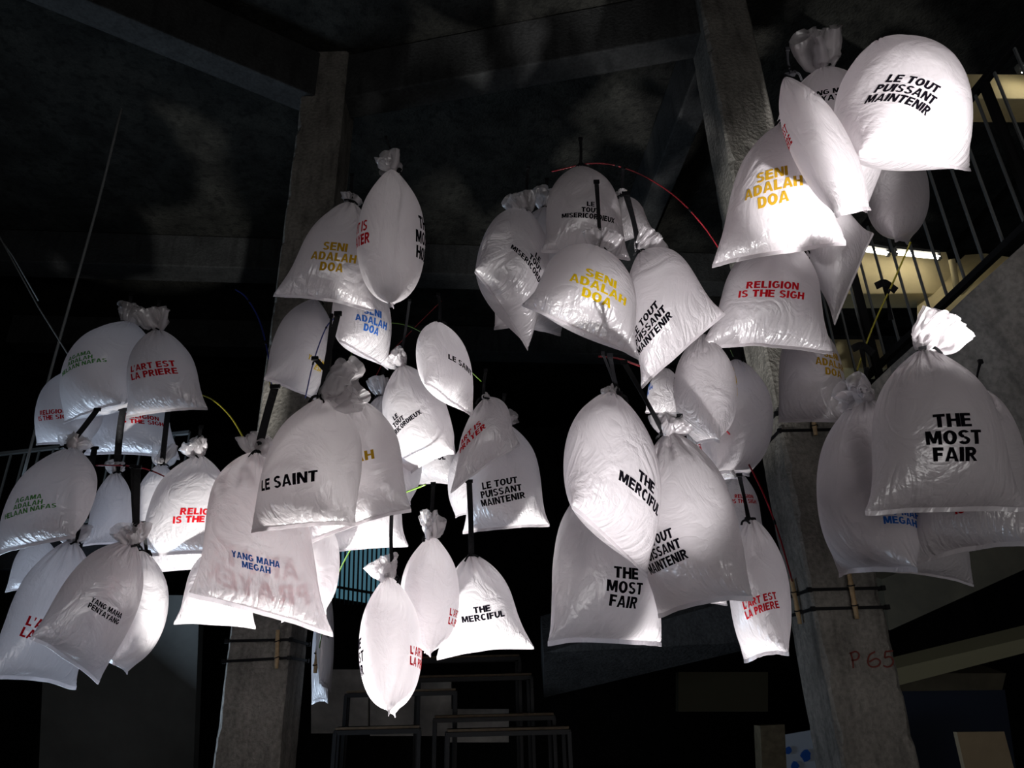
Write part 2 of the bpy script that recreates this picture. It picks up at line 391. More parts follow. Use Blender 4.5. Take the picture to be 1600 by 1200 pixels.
# ---- lettering, cut along the bag's own mesh lines so that it lies on the film
_txt = {}
def glyph(c):
    """heavy grotesque capitals: convex pieces in a box one unit high; returns (width, pieces)"""
    v, h = .262, .21; Q = []
    def r(x0, y0, x1, y1): Q.append([(x0, y0), (x1, y0), (x1, y1), (x0, y1)])
    def q(*p): Q.append(list(p))
    def arc(cx, cy, rx, ry, a0, a1, n=10, tx=None, ty=None):
        tx = tx or v; ty = ty or h
        for k in range(n):
            p = [math.radians(a0 + (a1 - a0) * (k + d) / n) for d in (0, 1)]
            o = [(cx + rx * math.cos(x), cy + ry * math.sin(x)) for x in p]; i = [(cx + (rx - tx) * math.cos(x), cy + (ry - ty) * math.sin(x)) for x in p]
            Q.append([o[0], o[1], i[1], i[0]])
    if c == 'A': q((0, 0), (.215, 0), (.47, 1), (.28, 1)); q((.80, 0), (.585, 0), (.33, 1), (.52, 1)); r(.2, .2, .6, .36); return .80, Q
    if c == 'C': arc(.38, .5, .38, .51, 42, 318, 18); return .74, Q
    if c == 'D': r(0, 0, v, 1); r(v, 0, .36, h); r(v, 1 - h, .36, 1); arc(.36, .5, .38, .5, -90, 90, 12); return .74, Q
    if c == 'E': r(0, 0, v, 1); r(v, 0, .66, h); r(v, 1 - h, .65, 1); r(v, .42, .61, .42 + h); return .67, Q
    if c == 'F': r(0, 0, v, 1); r(v, 1 - h, .62, 1); r(v, .40, .56, .40 + h); return .62, Q
    if c == 'G': arc(.40, .5, .40, .51, 42, 322, 18); r(.42, .38, .78, .54); r(.60, .12, .78, .40); return .79, Q
    if c == 'H': r(0, 0, v, 1); r(.53, 0, .53 + v, 1); r(v, .41, .53, .41 + h); return .735, Q
    if c == 'I': r(0, 0, v, 1); return v, Q
    if c == 'L': r(0, 0, v, 1); r(v, 0, .62, h); return .62, Q
    if c == 'M': r(0, 0, .22, 1); r(.70, 0, .92, 1); q((.05, 1), (.31, 1), (.56, .08), (.36, .08)); q((.87, 1), (.61, 1), (.36, .08), (.56, .08)); return .92, Q
    if c == 'N': r(0, 0, .22, 1); r(.54, 0, .76, 1); q((.0, 1), (.25, 1), (.76, 0), (.51, 0)); return .74, Q
    if c == 'O': arc(.4, .5, .4, .51, 0, 360, 24); return .80, Q
    if c in 'PR':
        r(0, 0, v, 1); r(v, 1 - h, .38, 1); r(v, .38, .38, .38 + h); arc(.38, .69, .31, .31, -90, 90, 10, v, h)
        if c == 'P': return .69, Q
        q((.28, .42), (.48, .44), (.76, 0), (.53, 0)); return .75, Q
    if c == 'S': arc(.35, .735, .335, .275, 22, 270, 14, .225, .185); arc(.35, .275, .35, .285, 90, -158, 14, .225, .185); return .70, Q
    if c == 'T': r(0, 1 - h, .68, 1); r(.34 - v / 2, 0, .34 + v / 2, 1 - h); return .68, Q
    if c == 'U': r(0, .38, v, 1); r(.53, .38, .53 + v, 1); arc(.3675, .38, .3675, .39, 180, 360, 12); return .735, Q
    if c == 'X': q((0, 0), (.235, 0), (.74, 1), (.51, 1)); q((.74, 0), (.505, 0), (0, 1), (.235, 1)); return .74, Q
    if c == 'Y': q((0, 1), (.23, 1), (.47, .5), (.27, .5)); q((.74, 1), (.51, 1), (.27, .5), (.47, .5)); r(.37 - v / 2, 0, .37 + v / 2, .52); return .74, Q
    if c == "'": q((.02, .62), (.10, .62), (.19, 1), (0, 1)); return .19, Q
    return .30, Q

def text_flat(s):
    if s in _txt: return _txt[s]
    lines = []
    for ln in s.split('\n'):
        x = 0; out = []
        for ch in ln:
            w_, q = glyph(ch); w_ *= 1.06
            out += [[(x + px * 1.06, py) for px, py in p] for p in q]; x += w_ + .08
        lines.append((x - .08, out))
    V, Fc = [], []
    for k, (wd, out) in enumerate(lines):
        for p in out:
            b0 = len(V); V += [(x - wd / 2, y - k * 1.22) for x, y in p]; Fc.append(tuple(range(b0, b0 + len(p))))
    V = np.array(V); lo, hi = V.min(0), V.max(0); V -= (lo + hi) / 2; V /= (hi - lo)[0]
    _txt[s] = (V, Fc); return V, Fc

def cut_text(s, width, rot, u0, t0, cu, ct):
    """text of the given width placed at (u0, t0) on the sheet; cut at the sheet's grid pitch cu, ct"""
    v, f = text_flat(s); c, si = math.cos(rot), math.sin(rot)
    x = (v[:, 0] * c - v[:, 1] * si) * width; y = (v[:, 0] * si + v[:, 1] * c) * width
    bm = bmesh.new(); vs = [bm.verts.new((a + u0, b + t0, 0)) for a, b in zip(x, y)]
    for q in f:
        try: bm.faces.new([vs[i] for i in q])
        except ValueError: pass
    for ax, pitch, lo, hi in ((0, cu, x.min() + u0, x.max() + u0), (1, ct, y.min() + t0, y.max() + t0)):
        k = math.ceil(lo / pitch)
        while k * pitch < hi:
            co = [0, 0, 0]; no = [0, 0, 0]; co[ax] = k * pitch; no[ax] = 1
            bmesh.ops.bisect_plane(bm, geom=bm.verts[:] + bm.edges[:] + bm.faces[:], plane_co=co, plane_no=no, dist=1e-6); k += 1
    bm.verts.index_update()
    V = np.array([(q.co.x, q.co.y) for q in bm.verts]); Fc = [tuple(q.index for q in p.verts) for p in bm.faces]; bm.free()
    return V, Fc

def project(Q):
    d = Q - EYE; z = d @ FW; return np.stack([800 + F * (d @ RT) / z, 600 - F * (d @ UP) / z], -1), z

BAGS = []
WR = .92        # flat width : inflated length
def bag(N, L, R, z, label, texts=(), sgn=None, tuft=None, tsc=1., strap=None, body=None, dm=None, thick=.88, group=None,
        mat=None, tie=True, wr=None, tdir=None, hem=.026):
    """N neck pixel, L and R the corners of the sealed bottom edge, z the neck's distance; the rest follows from a bag's real proportions"""
    i = len(BAGS); rnd = random.Random(i * 7 + 3)
    n = P(*N, z)
    M0 = ((L[0] + R[0]) / 2, (L[1] + R[1]) / 2)
    ln = math.hypot(M0[0] - N[0], M0[1] - N[1]) / F * z
    dm = -.38 if dm is None else dm                      # hanging: the bottom is nearer to the optical axis' foot
    zm = z + dm * ln; mid = P(*M0, zm); zv = n - mid; length = np.linalg.norm(zv)
    wt = (wr or WR) * length
    wp = math.hypot(L[0] - R[0], L[1] - R[1]) / F * zm
    if sgn is None: sgn = 1 if R[1] > L[1] else -1
    dz = sgn * math.sqrt(max(0, wt * wt - wp * wp))
    l = P(*L, zm - dz / 2); r = P(*R, zm + dz / 2)
    mid = (l + r) / 2; zv = n - mid; xv = r - l
    B = BODY[body if body is not None else i % 8]
    bw = np.linalg.norm(B[0, NU // 2] - B[0, 0]); bl = -B[0, :, 2].mean(); mx = (B[0, NU // 2, 0] + B[0, 0, 0]) / 2
    length = np.linalg.norm(zv); width = np.linalg.norm(xv); sc = (length / bl * .5 + width / bw * .5)
    yv = np.cross(zv, xv); yv /= np.linalg.norm(yv)
    Z = zv / bl; Xa = xv / bw; Y = yv * sc * thick
    mir = rnd.random() < .5
    G = B.copy()
    if mir:                                              # a mirrored copy of the simulated bag
        G = G[:, (NU // 2 - np.arange(NU)) % NU].copy(); G[..., 0] *= -1; mx = -mx
    G[..., 0] -= mx * (1 - (G[..., 2] + bl) / bl).clip(0, 1)
    W = G[..., 0:1] * Xa + G[..., 1:2] * Y + G[..., 2:3] * Z          # relative to the neck
    e = empty('plastic_bag', n, label, 'bag', group)
    o = mesh_obj('bag_body', W.reshape(-1, 3), FB, mat or MB, e, True, UVB)
    # sealed hem under the seam
    if hem:
        rs = np.random.default_rng(i); seam = W[0, :NU // 2 + 1]; k = len(seam); dn = -zv / length * hem * length
        wob = .012 * length * np.cumsum(rs.normal(0, .35, k)); wob -= np.linspace(wob[0], wob[-1], k); wob *= .5
        lo = seam + dn + yv * wob[:, None]; th = yv * .0012
        V = np.concatenate([seam + th, lo + th, lo - th, seam - th])
        Fh = [(q * k + j, q * k + j + 1, ((q + 1) % 4) * k + j + 1, ((q + 1) % 4) * k + j) for q in range(4) for j in range(k - 1)]
        mesh_obj('sealed_hem', V, Fh, MB, e, False, np.zeros((len(Fh) * 4, 2)) + .5)
    # gathered top above the tie
    if tuft is not None:
        T = TUFT[tuft % len(TUFT)] * tsc * 1.3; T = T + (TUFT[tuft % len(TUFT)][0] * (1 - tsc * 1.3))[None] * np.linspace(1, 0, 17)[:, None, None]; s2 = sc
        if tdir is not None:                              # direction of the tuft in the picture, degrees clockwise from up
            a = math.radians(tdir); td = (UP * math.cos(a) + RT * math.sin(a)) * .97 - FW * .2
        else: td = zv / length
        td = td / np.linalg.norm(td); tx = xv / width; tx = tx - td * (tx @ td); tx /= np.linalg.norm(tx); ty = np.cross(td, tx)
        Wt = (T[..., 0:1] * tx + T[..., 1:2] * ty + T[..., 2:3] * td) * s2
        mesh_obj('gathered_top', Wt.reshape(-1, 3), FT, MT, e, True, UVT)
    if tie:
        a = np.linspace(0, 2 * PI, 17)[:-1]; rr = (RN * sc + .003)
        zt = zv / length; xt = xv / width; xt = xt - zt * (xt @ zt); xt /= np.linalg.norm(xt); yt = np.cross(zt, xt)
        pts = [rr * (xt * math.cos(q) + yt * math.sin(q)) for q in a]
        V = [p + zt * h + p / rr * g for p in pts for h, g in ((-.009, 0), (.009, 0), (.009, .004), (-.009, .004))]
        Ft = [(j * 4 + q, j * 4 + (q + 1) % 4, ((j + 1) % 16) * 4 + (q + 1) % 4, ((j + 1) % 16) * 4 + q) for j in range(16) for q in range(4)]
        kv, kf = box_vf(-yt * (rr + .008), (.03, .02, .022)); b0 = len(V); V += list(kv); Ft += [tuple(x + b0 for x in q) for q in kf]
        for sd in (-1, 1):                                # loose ends of the knot
            rv, rf = ribbon_vf([-yt * (rr + .01), -yt * (rr + .03) + xt * sd * .02 - zt * .01, -yt * (rr + .025) + xt * sd * .045 - zt * .035 * rnd.uniform(.4, 1.3)], .012)
            b0 = len(V); V += list(rv); Ft += [tuple(x + b0 for x in q) for q in rf]
        mesh_obj('neck_tie', V, Ft, M_strap, e)
    if strap is None: strap = ((N[0] + 2, N[1] - 45), 5, .02)
    if strap:
        for st in (strap if isinstance(strap, list) else [strap]):
            (sx, sy), wpx = st[0], st[1]; dz_ = st[2] if len(st) > 2 else .0; tw = st[3] if len(st) > 3 else .6
            top = P(sx, sy, z + dz_) - n; front = -yv * (RN * sc + .006)
            midp = (top + front) / 2 + RT * rnd.uniform(-.008, .008)
            v, f = ribbon_vf([front, midp, top], wpx / F * z, .003, tw)
            kv, kf = box_vf(top, (wpx / F * z * 1.3, .012, .02)); b0 = len(v); v = list(v) + list(kv); f = f + [tuple(x + b0 for x in q) for q in kf]
            mesh_obj('hanging_strap', v, f, M_strap, e)
    # lettering
    for tx in texts:
        s, col, tpos, wd = tx[:4]; wd *= .8; rot = math.radians(tx[4]) if len(tx) > 4 else 0
        nrm = np.cross(np.roll(W, -1, 1) - np.roll(W, 1, 1), np.gradient(W, axis=0)); nrm /= np.linalg.norm(nrm, axis=-1, keepdims=True) + 1e-9
        pp, zz = project(W + n); face = (nrm * (W + n - EYE)).sum(-1) < 0
        if tpos == 'back': iv, iu = int(NV * .33), NU * 3 // 4
        else:
            dist = np.hypot(pp[..., 0] - tpos[0], pp[..., 1] - tpos[1]) + np.where(face, 0, 1e4)
            dist[:3] += 50; iv, iu = np.unravel_index(np.argmin(dist), dist.shape)
        Lf = 1.14; cu_, ct_ = 2. / NU, Lf / NV
        V, Fc = cut_text(s, wd, rot, iu * cu_ + (tx[5] if len(tx) > 5 else 0), iv * ct_, cu_, ct_)
        a = V[:, 0] / cu_; b = np.clip(V[:, 1] / ct_, .01, NV - .01); j = np.floor(a).astype(int); k = np.floor(b).astype(int)
        fa = (a - j)[:, None]; fb = (b - k)[:, None]; j0 = j % NU; j1 = (j + 1) % NU
        def lerp(A): return (A[k, j0] * (1 - fa) + A[k, j1] * fa) * (1 - fb) + (A[k + 1, j0] * (1 - fa) + A[k + 1, j1] * fa) * fb
        Q = lerp(W) + lerp(nrm) * .0022
        mesh_obj('printed_lettering', Q, Fc, INK[col], e)
    BAGS.append(e); return e
# ------------------------------------------------------------------ the hall: shell, pillars, beams
def st(o): return tag(o, kind='structure')
def px_poly(name, pts, depth_vec, mat, parent=None):
    """solid slab: a polygon of world points given a real thickness along depth_vec"""
    pts = [np.array(p, float) for p in pts]; k = len(pts); c = sum(pts) / k; dv = np.array(depth_vec, float)
    V = [p - c for p in pts] + [p - c + dv for p in pts]
    Fc = [tuple(range(k)), tuple(range(2 * k - 1, k - 1, -1))] + [(j, k + j, k + (j + 1) % k, (j + 1) % k) for j in range(k)]
    o = mesh_obj(name, V, Fc, mat, parent)
    bm = bmesh.new(); bm.from_mesh(o.data); bmesh.ops.recalc_face_normals(bm, faces=bm.faces); bm.to_mesh(o.data); bm.free()
    o.location = c - (np.array(parent.location) if parent else 0)
    return o

H = 9.4
st(box('floor', (0, 8, -.1), (26, 28, .2), M_floor))
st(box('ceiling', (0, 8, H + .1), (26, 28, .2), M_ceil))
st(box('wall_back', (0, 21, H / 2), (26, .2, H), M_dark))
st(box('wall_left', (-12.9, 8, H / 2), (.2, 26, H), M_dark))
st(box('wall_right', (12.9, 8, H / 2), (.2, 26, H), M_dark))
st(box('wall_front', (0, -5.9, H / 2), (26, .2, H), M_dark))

PW = .525
def pillar(xl, ydist, label):
    """square concrete pillar, front face centred on x, chipped arrises"""
    bm = bmesh.new(); nseg = 150; rs = random.Random(int(xl * 100) + 5); rings = []
    prof = [(-PW / 2, 0), (PW / 2, 0), (PW / 2, PW), (-PW / 2, PW)]; ch = .018
    chp = [0.0] * 4
    for k in range(nseg + 1):
        z = H * k / nseg; pts = []
        for c in range(4):
            chp[c] = max(0, chp[c] * .55 + (rs.uniform(0, .03) if rs.random() < .22 else 0))
            sx = 1 if prof[c][0] < 0 else -1; sy = 1 if prof[c][1] == 0 else -1; q = ch + chp[c]
            a = (prof[c][0] + sx * q, prof[c][1]); b = (prof[c][0], prof[c][1] + sy * q)
            pts += [b, a] if c in (0, 2) else [a, b]
        rings.append([bm.verts.new((x, y, z)) for x, y in pts])
    for k in range(nseg):
        for j in range(8): bm.faces.new([rings[k][j], rings[k][(j + 1) % 8], rings[k + 1][(j + 1) % 8], rings[k + 1][j]])
    me = bpy.data.meshes.new('pillar'); bm.to_mesh(me); bm.free(); me.materials.append(M_pillar)
    o = bpy.data.objects.new('concrete_pillar', me); C.objects.link(o); o.location = (xl, ydist, 0)
    tag(o, label, 'pillar'); o['kind'] = 'structure'; return o
def yof(px, py, z): return P(px, py, z)[1]
PLc = P(388, 1150, 5.75); PRc = P(1362, 1120, 4.95)
pil_l = pillar(PLc[0], PLc[1], 'grey concrete pillar left of centre behind the hanging bags')
pil_r = pillar(PRc[0], PRc[1], 'grey concrete pillar on the right with P 65 written in red')

# black double straps and bamboo sleeves round the pillars
def pillar_strap(pil, zc, slope, label):
    x, y = pil.location.x, pil.location.y; g = .012; pts = []
    cs = [(-PW / 2 - g, -g), (PW / 2 + g, -g), (PW / 2 + g, PW + g), (-PW / 2 - g, PW + g)]
    V, Fc = [], []
    for k in range(4):
        a, b = cs[k], cs[(k + 1) % 4]
        za = zc + slope * (a[0] + a[1] * .2); zb = zc + slope * (b[0] + b[1] * .2)
        v, f = bar_vf((x + a[0], y + a[1], za), (x + b[0], y + b[1], zb), .012, .022); b0 = len(V)
        V += list(v); Fc += [tuple(q + b0 for q in ff) for ff in f]
        v, f = box_vf((x + a[0], y + a[1], za), (.03, .03, .034)); b0 = len(V)
        V += list(v); Fc += [tuple(q + b0 for q in ff) for ff in f]
    c = np.array((x, y, zc)); o = mesh_obj('black_strap', [np.array(p) - c for p in V], Fc, M_strap); o.location = c
    tag(o, label, 'strap'); return o
def front_z(pil, px, py):
    """height at which the pixel's ray meets the pillar's front plane"""
    d = FW + (px - 800) / F * RT - (py - 600) / F * UP; k = (pil.location.y - .01) / d[1]; return (EYE + d * k)
for pil, py, px, sl, lb in ((pil_l, 1000, 430, 0, 'upper black strap round the left pillar'), (pil_l, 1030, 430, .03, 'lower black strap round the left pillar'),
                            (pil_r, 920, 1330, 0, 'upper black strap round the right pillar above the red writing'), (pil_r, 950, 1330, 0, 'lower black strap round the right pillar above the red writing'),
                            (pil_r, 645, 1270, 0, 'black strap highest on the right pillar'), (pil_r, 672, 1270, 0, 'second black strap from the top on the right pillar')):
    pillar_strap(pil, front_z(pil, px, py)[2], sl, lb)
def bamboo(pa, pb, label, side=None, pil=None):
    if side is None: a, b = front_z(pil, *pa), front_z(pil, *pb); a[1] = b[1] = pil.location.y - .045
    else:
        out = []
        for p in (pa, pb):
            d = FW + (p[0] - 800) / F * RT - (p[1] - 600) / F * UP; k = side / d[0]; out.append(EYE + d * k)
        a, b = out
    v = b - a; pts = []; V = []; Fc = []
    prof = [(math.cos(q * PI / 5), math.sin(q * PI / 5)) for q in range(10)]
    rads = [.017, .0175, .0175, .021, .018, .0175, .0175, .021, .0175, .0165, .016]
    k = len(rads); d = v / np.linalg.norm(v); s = np.cross(d, (0, 1, 0)); s /= np.linalg.norm(s); t = np.cross(s, d)
    e = empty('bamboo_sleeve', a, label, 'bamboo')
    for i, r in enumerate(rads):
        for x, y in prof: V.append(v * i / (k - 1) + s * x * r + t * y * r)
    Fc = [(i * 10 + j, i * 10 + (j + 1) % 10, (i + 1) * 10 + (j + 1) % 10, (i + 1) * 10 + j) for i in range(k - 1) for j in range(10)] + [tuple(range(10)), tuple((k - 1) * 10 + j for j in range(10))]
    mesh_obj('cane', V, Fc, M_bamboo, e, True)
    for fr in (.3, .72):
        c = v * fr; lo = []
        for q in range(13): lo.append(c + s * math.cos(q * PI / 6) * .024 + t * math.sin(q * PI / 6) * .024 + d * .004 * math.sin(q))
        tube('wire_tie', [a + p for p in lo], .0045, M_strap, e, 6)
    return e
xl_r = pil_l.location.x + PW / 2 + .03; xr_l = pil_r.location.x - PW / 2 - .03
bamboo((436, 985), (434, 1045), 'short bamboo piece strapped to the front of the left pillar', None, pil_l)
bamboo((499, 1008), (494, 1052), 'bamboo sleeve at the right edge of the left pillar holding a green rod', None, pil_l)
bamboo((1237, 905), (1250, 975), 'bamboo sleeve holding the red rod on the right pillar', xr_l)
bamboo((1323, 895), (1336, 968), 'bamboo sleeve on the front of the right pillar above the red writing', None, pil_r)
bamboo((1184, 655), (1193, 700), 'small bamboo sleeve left of the upper strap on the right pillar', xr_l)
bamboo((1264, 632), (1272, 682), 'bamboo sleeve on the upper straps of the right pillar', None, pil_r)

# red handwriting P 65 on the right pillar
def marker(strokes, label):
    V, Fc = [], []
    for sk in strokes:
        pts = [front_z(pil_r, *p) + np.array((0, .007, 0)) for p in sk]; pts = smooth_path(pts, 5)
        v, f = sweep_vf(pts, [(-.0055, -.001), (.0055, -.001), (.0055, .001), (-.0055, .001)], [(0, -1, 0)] * len(pts)); b0 = len(V)
        V += list(v); Fc += [tuple(q + b0 for q in ff) for ff in f]
    c = np.mean(V, 0) ; o = mesh_obj('painted_number', [p - c for p in V], Fc, M_mark, pil_r); o.location = c - np.array(pil_r.location)
    return o
M_mark = plain('red_marker', (.13, .022, .015), .8)
marker([[(1334, 1044), (1333, 1032), (1330, 1020)], [(1328, 1021), (1338, 1018), (1343, 1023), (1340, 1030), (1331, 1032)],
        [(1368, 1018), (1359, 1024), (1357, 1036), (1363, 1042), (1373, 1040), (1376, 1033), (1369, 1029), (1359, 1034)],
        [(1396, 1017), (1384, 1018)], [(1384, 1018), (1383, 1028)], [(1383, 1028), (1391, 1026), (1396, 1031), (1395, 1038), (1388, 1042), (1381, 1040)]], None)

# ceiling beams meeting on the pillars
tl = front_z(pil_l, 530, 80); tr = front_z(pil_r, 1110, 10)
HB = tl[2]
A = np.array((pil_l.location.x, pil_l.location.y + PW / 2, 0)); B = np.array((pil_r.location.x, pil_r.location.y + PW / 2, 0))
def beam(a, b, z0, z1, w, label):
    a = np.array((a[0], a[1], (z0 + z1) / 2)); b = np.array((b[0], b[1], (z0 + z1) / 2))
    o = bar('ceiling_beam', a, b, w, z1 - z0, M_beam, None, .02); tag(o, label, 'beam'); o['kind'] = 'structure'; return o
hb = front_z(pil_l, 540, 148)[2]
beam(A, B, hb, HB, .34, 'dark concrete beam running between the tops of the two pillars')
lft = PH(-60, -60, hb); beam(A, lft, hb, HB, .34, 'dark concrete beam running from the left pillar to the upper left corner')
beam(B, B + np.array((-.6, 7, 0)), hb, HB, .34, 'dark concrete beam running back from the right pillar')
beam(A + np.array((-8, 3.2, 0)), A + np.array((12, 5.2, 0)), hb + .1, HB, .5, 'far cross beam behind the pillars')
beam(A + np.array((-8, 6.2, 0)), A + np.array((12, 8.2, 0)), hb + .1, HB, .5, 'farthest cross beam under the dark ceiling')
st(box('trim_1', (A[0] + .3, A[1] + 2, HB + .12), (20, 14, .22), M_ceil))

# ------------------------------------------------------------------ right: stairs, railing, parapet, lit beams
def stair_rail():
    e = empty('stair_railing', P(1345, 600, 6.3), 'dark steel stair railing with thin balusters rising to the upper right corner', 'railing')
    b0, b1 = P(1330, 612, 6.4), P(1640, 318, 4.7); hgt = 1.22
    up = np.array((0, 0, hgt)); dv = (b1 - b0)
    bar('bottom_rail', b0 - dv * .15, b1 + dv * .15, .05, .05, M_black, e)
    bar('handrail', b0 - dv * .15 + up, b1 + dv * .15 + up, .06, .05, M_black, e, .004)
    n = 15
    for k in range(n):
        q = b0 + dv * (k / (n - 1) * 1.2 - .12); bar('baluster', q, q + up, .016, .016, M_rail, e, up=(0, 1, 0))
    for t in (.17, .95): q = b0 + dv * t; bar('post', q - (0, 0, .25), q + up, .06, .04, M_black, e, up=(0, 1, 0))
    return e
RAIL = stair_rail()
# concrete parapet below the railing
pa = [P(1300, 660, 5.9), P(1392, 572, 5.6), P(1455, 515, 5.2), P(1510, 462, 4.95), P(1640, 345, 4.6), P(1700, 680, 4.4), P(1600, 712, 4.6), P(1380, 775, 5.6)]
o = px_poly('stair_parapet', pa, (.35, .45, 0), M_par); tag(o, 'grey concrete stair parapet with a crack sloping up at the right edge', 'parapet'); o['kind'] = 'structure'
#cr = [P(1500, 508, 4.96), P(1520, 498, 4.9), P(1535, 494, 4.86), P(1545, 480, 4.84), P(1560, 466, 4.8), P(1580, 452, 4.74)]
# cream beams lit by fluorescent tubes beyond the stairs
def lit_beam(x0, x1, ytop, ybot, z, lab, tubes=()):
    a, b = P(x0, (ytop + ybot) / 2 - 4, z), P(x1, (ytop + ybot) / 2 + 6, z)
    h = abs(ybot - ytop) / F * z * 1.02; a[2] = b[2] = (a[2] + b[2]) / 2
    o = bar('cream_beam', a, b, .3, h, M_lit, None, .01); tag(o, lab, 'beam'); o['kind'] = 'structure'
    for k, (t0, t1, ty) in enumerate(tubes):
        e = empty('fluorescent_light', P(t0, ty, z - .35), None, 'light'); tag(e, ['fluorescent tube light, the shorter one left of the stair post', 'fluorescent tube light, the longer one right of the stair post',
                                                                             'fluorescent tube light cut by the right picture edge'][k if len(tubes) > 1 else 2])
        p0, p1 = P(t0, ty - 3, z - .35), P(t1, ty + 4, z - .35)
        tube('tube', [p0, p1], .022, M_tube, e, 10)
        bar('fitting', p0 + (0, .0, .045), p1 + (0, .0, .045), .07, .03, M_grey, e)
        for q in (p0, p1): bar('end_cap', q - (0, 0, .03), q + (0, 0, .05), .03, .04, M_grey, e, up=(0, 1, 0))
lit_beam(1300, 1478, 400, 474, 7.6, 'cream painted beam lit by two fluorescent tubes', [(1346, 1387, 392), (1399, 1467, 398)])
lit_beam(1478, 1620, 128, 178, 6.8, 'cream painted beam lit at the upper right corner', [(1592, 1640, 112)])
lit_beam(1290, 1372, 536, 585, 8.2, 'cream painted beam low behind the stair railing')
o = px_poly('cream_soffit', [P(1466, 478, 7.2), P(1545, 404, 7.3), P(1580, 402, 7.0), P(1470, 520, 6.6)], (0, .3, .25), M_lit); tag(o, 'cream soffit showing between the parapet and the railing', 'soffit'); o['kind'] = 'structure'
o = tube('conduit', [P(1487, 405, 7.1), P(1492, 432, 7.1), P(1496, 455, 7.0)], .03, M_lit); tag(o, 'short cream pipe beside the fluorescent tubes', 'pipe')

# lower right: brown beams, navy wall, board, painted panel, timber post
def slab(name, quad, th, mat, label, cat, struct=True):
    o = px_poly(name, quad, th, mat); tag(o, label, cat)
    if struct: o['kind'] = 'structure'
    return o
slab('sloping_beam', [P(1378, 905, 7.4), P(1640, 800, 6.2), P(1640, 872, 6.2), P(1390, 985, 7.4)], (0, .6, .2), M_brown, 'dark brown sloping beam under the stairs', 'beam')
slab('yellowish_beam', [P(1398, 1045, 7.8), P(1640, 988, 7.0), P(1640, 1010, 7.0), P(1400, 1072, 7.8)], (0, .3, .1), plain('ochre_beam', (.16, .14, .075), .8), 'thin ochre sloping beam near the lower right edge', 'beam')
slab('lintel', [P(1400, 1052, 8.0), P(1572, 1052, 8.0), P(1566, 1078, 8.0), P(1405, 1080, 8.0)], (0, .4, .1), M_brown, 'dark brown lintel over the navy wall', 'beam')
slab('navy_wall', [P(1330, 1078, 9.5), P(1570, 1078, 9.5), P(1600, 1290, 9.5), P(1330, 1290, 9.5)], (0, .2, 0), M_navy, 'dark navy wall right of the right pillar', 'wall')
slab('blue_panel', [P(1368, 868, 8.6), P(1445, 868, 8.6), P(1412, 905, 8.6), P(1374, 926, 8.6)], (0, .05, 0), plain('dull_blue', (.03, .07, .11), .8), 'dull blue panel between the right pillar and the lowest right bags', 'panel', False)
slab('beige_board', [P(1495, 1144, 6.4), P(1569, 1143, 6.4), P(1600, 1260, 6.4), P(1522, 1262, 6.4)], (.0, .06, 0), M_board, 'beige upright board at the lower right edge', 'board', False)
slab('timber_post', [P(1188, 1134, 8.2), P(1226, 1132, 8.2), P(1232, 1260, 8.2), P(1194, 1262, 8.2)], (0, .25, 0), plain('worn_timber', (.16, .13, .08), .75, noise=.4, scale=10), 'short worn timber post left of the right pillar', 'post', False)
wp = slab('painted_panel', [P(1226, 1148, 9.0), P(1330, 1130, 9.0), P(1330, 1270, 9.0), P(1230, 1270, 9.0)], (0, .05, 0), plain('white_panel', (.52, .60, .70), .7), 'white panel with blue painted blobs beside the timber post', 'panel', False)
for k, (bx, by, br) in enumerate(((1231, 1173, 6), (1259, 1181, 9), (1242, 1197, 7))):
    rs = random.Random(k); q = [P(bx + br * rs.uniform(.75, 1.15) * math.cos(a * PI / 5) * .9, by + br * rs.uniform(.8, 1.2) * math.sin(a * PI / 5), 8.985) for a in range(10)]
    q = [p + np.array((0, -.012 - (p[1] - wp.location.y) * 0, 0)) for p in q]
    px_poly('painted_blob', q, (0, .012, 0), M_bluepaint, wp)
slab('dark_soffit', [P(850, 1020, 8.5), P(1230, 915, 7.5), P(1230, 1000, 7.5), P(850, 1090, 9.5)], (0, .8, .5), concrete('soffit_dark', (.06, .06, .06)), 'dark sloping soffit behind the lower middle bags', 'beam')
slab('yellowish_wall', [P(1060, 1050, 10.5), P(1200, 1050, 10.5), P(1200, 1112, 10.5), P(1060, 1112, 10.5)], (0, .2, 0), plain('ochre_wall', (.07, .065, .04), .9), 'faint ochre wall strip left of the right pillar', 'wall')

# ------------------------------------------------------------------ lower middle and left
slab('grey_partition', [P(72, 930, 9.0), P(312, 930, 9.0), P(300, 1260, 9.0), P(58, 1260, 9.0)], (0, .15, 0), M_grey, 'plain dark grey partition at the lower left', 'partition')
for k, (x0, x1, y0, y1) in enumerate(((486, 575, 1046, 1146), (578, 705, 1060, 1150), (700, 795, 1108, 1160))):
    slab('wall_panel', [P(x0, y0, 11.5), P(x1, y0, 11.5), P(x1, y1, 11.5), P(x0, y1, 11.5)], (0, .1, 0), M_pale,
         ['pale wall panel behind the stacked tables, nearest the left pillar', 'pale wall panel behind the stacked tables, in the middle', 'pale wall panel behind the stacked tables, the right one'][k], 'panel')
gl = slab('window_1', [P(500, 850, 12.0), P(612, 850, 12.0), P(612, 948, 12.0), P(500, 930, 12.0)], (0, .05, 0), M_blue, None, None)
e = empty('window_grille', P(550, 900, 11.6), 'black bar grille in front of the blue daylit window', 'grille')
for k in range(17):
    x = 498 + k * 7; bar('grille_bar', P(x, 845, 11.7), P(x - 3, 945, 11.7), .025, .025, M_black, e, up=(0, 1, 0))
bar('grille_rail', P(495, 912, 11.65), P(615, 932, 11.65), .04, .04, M_black, e)

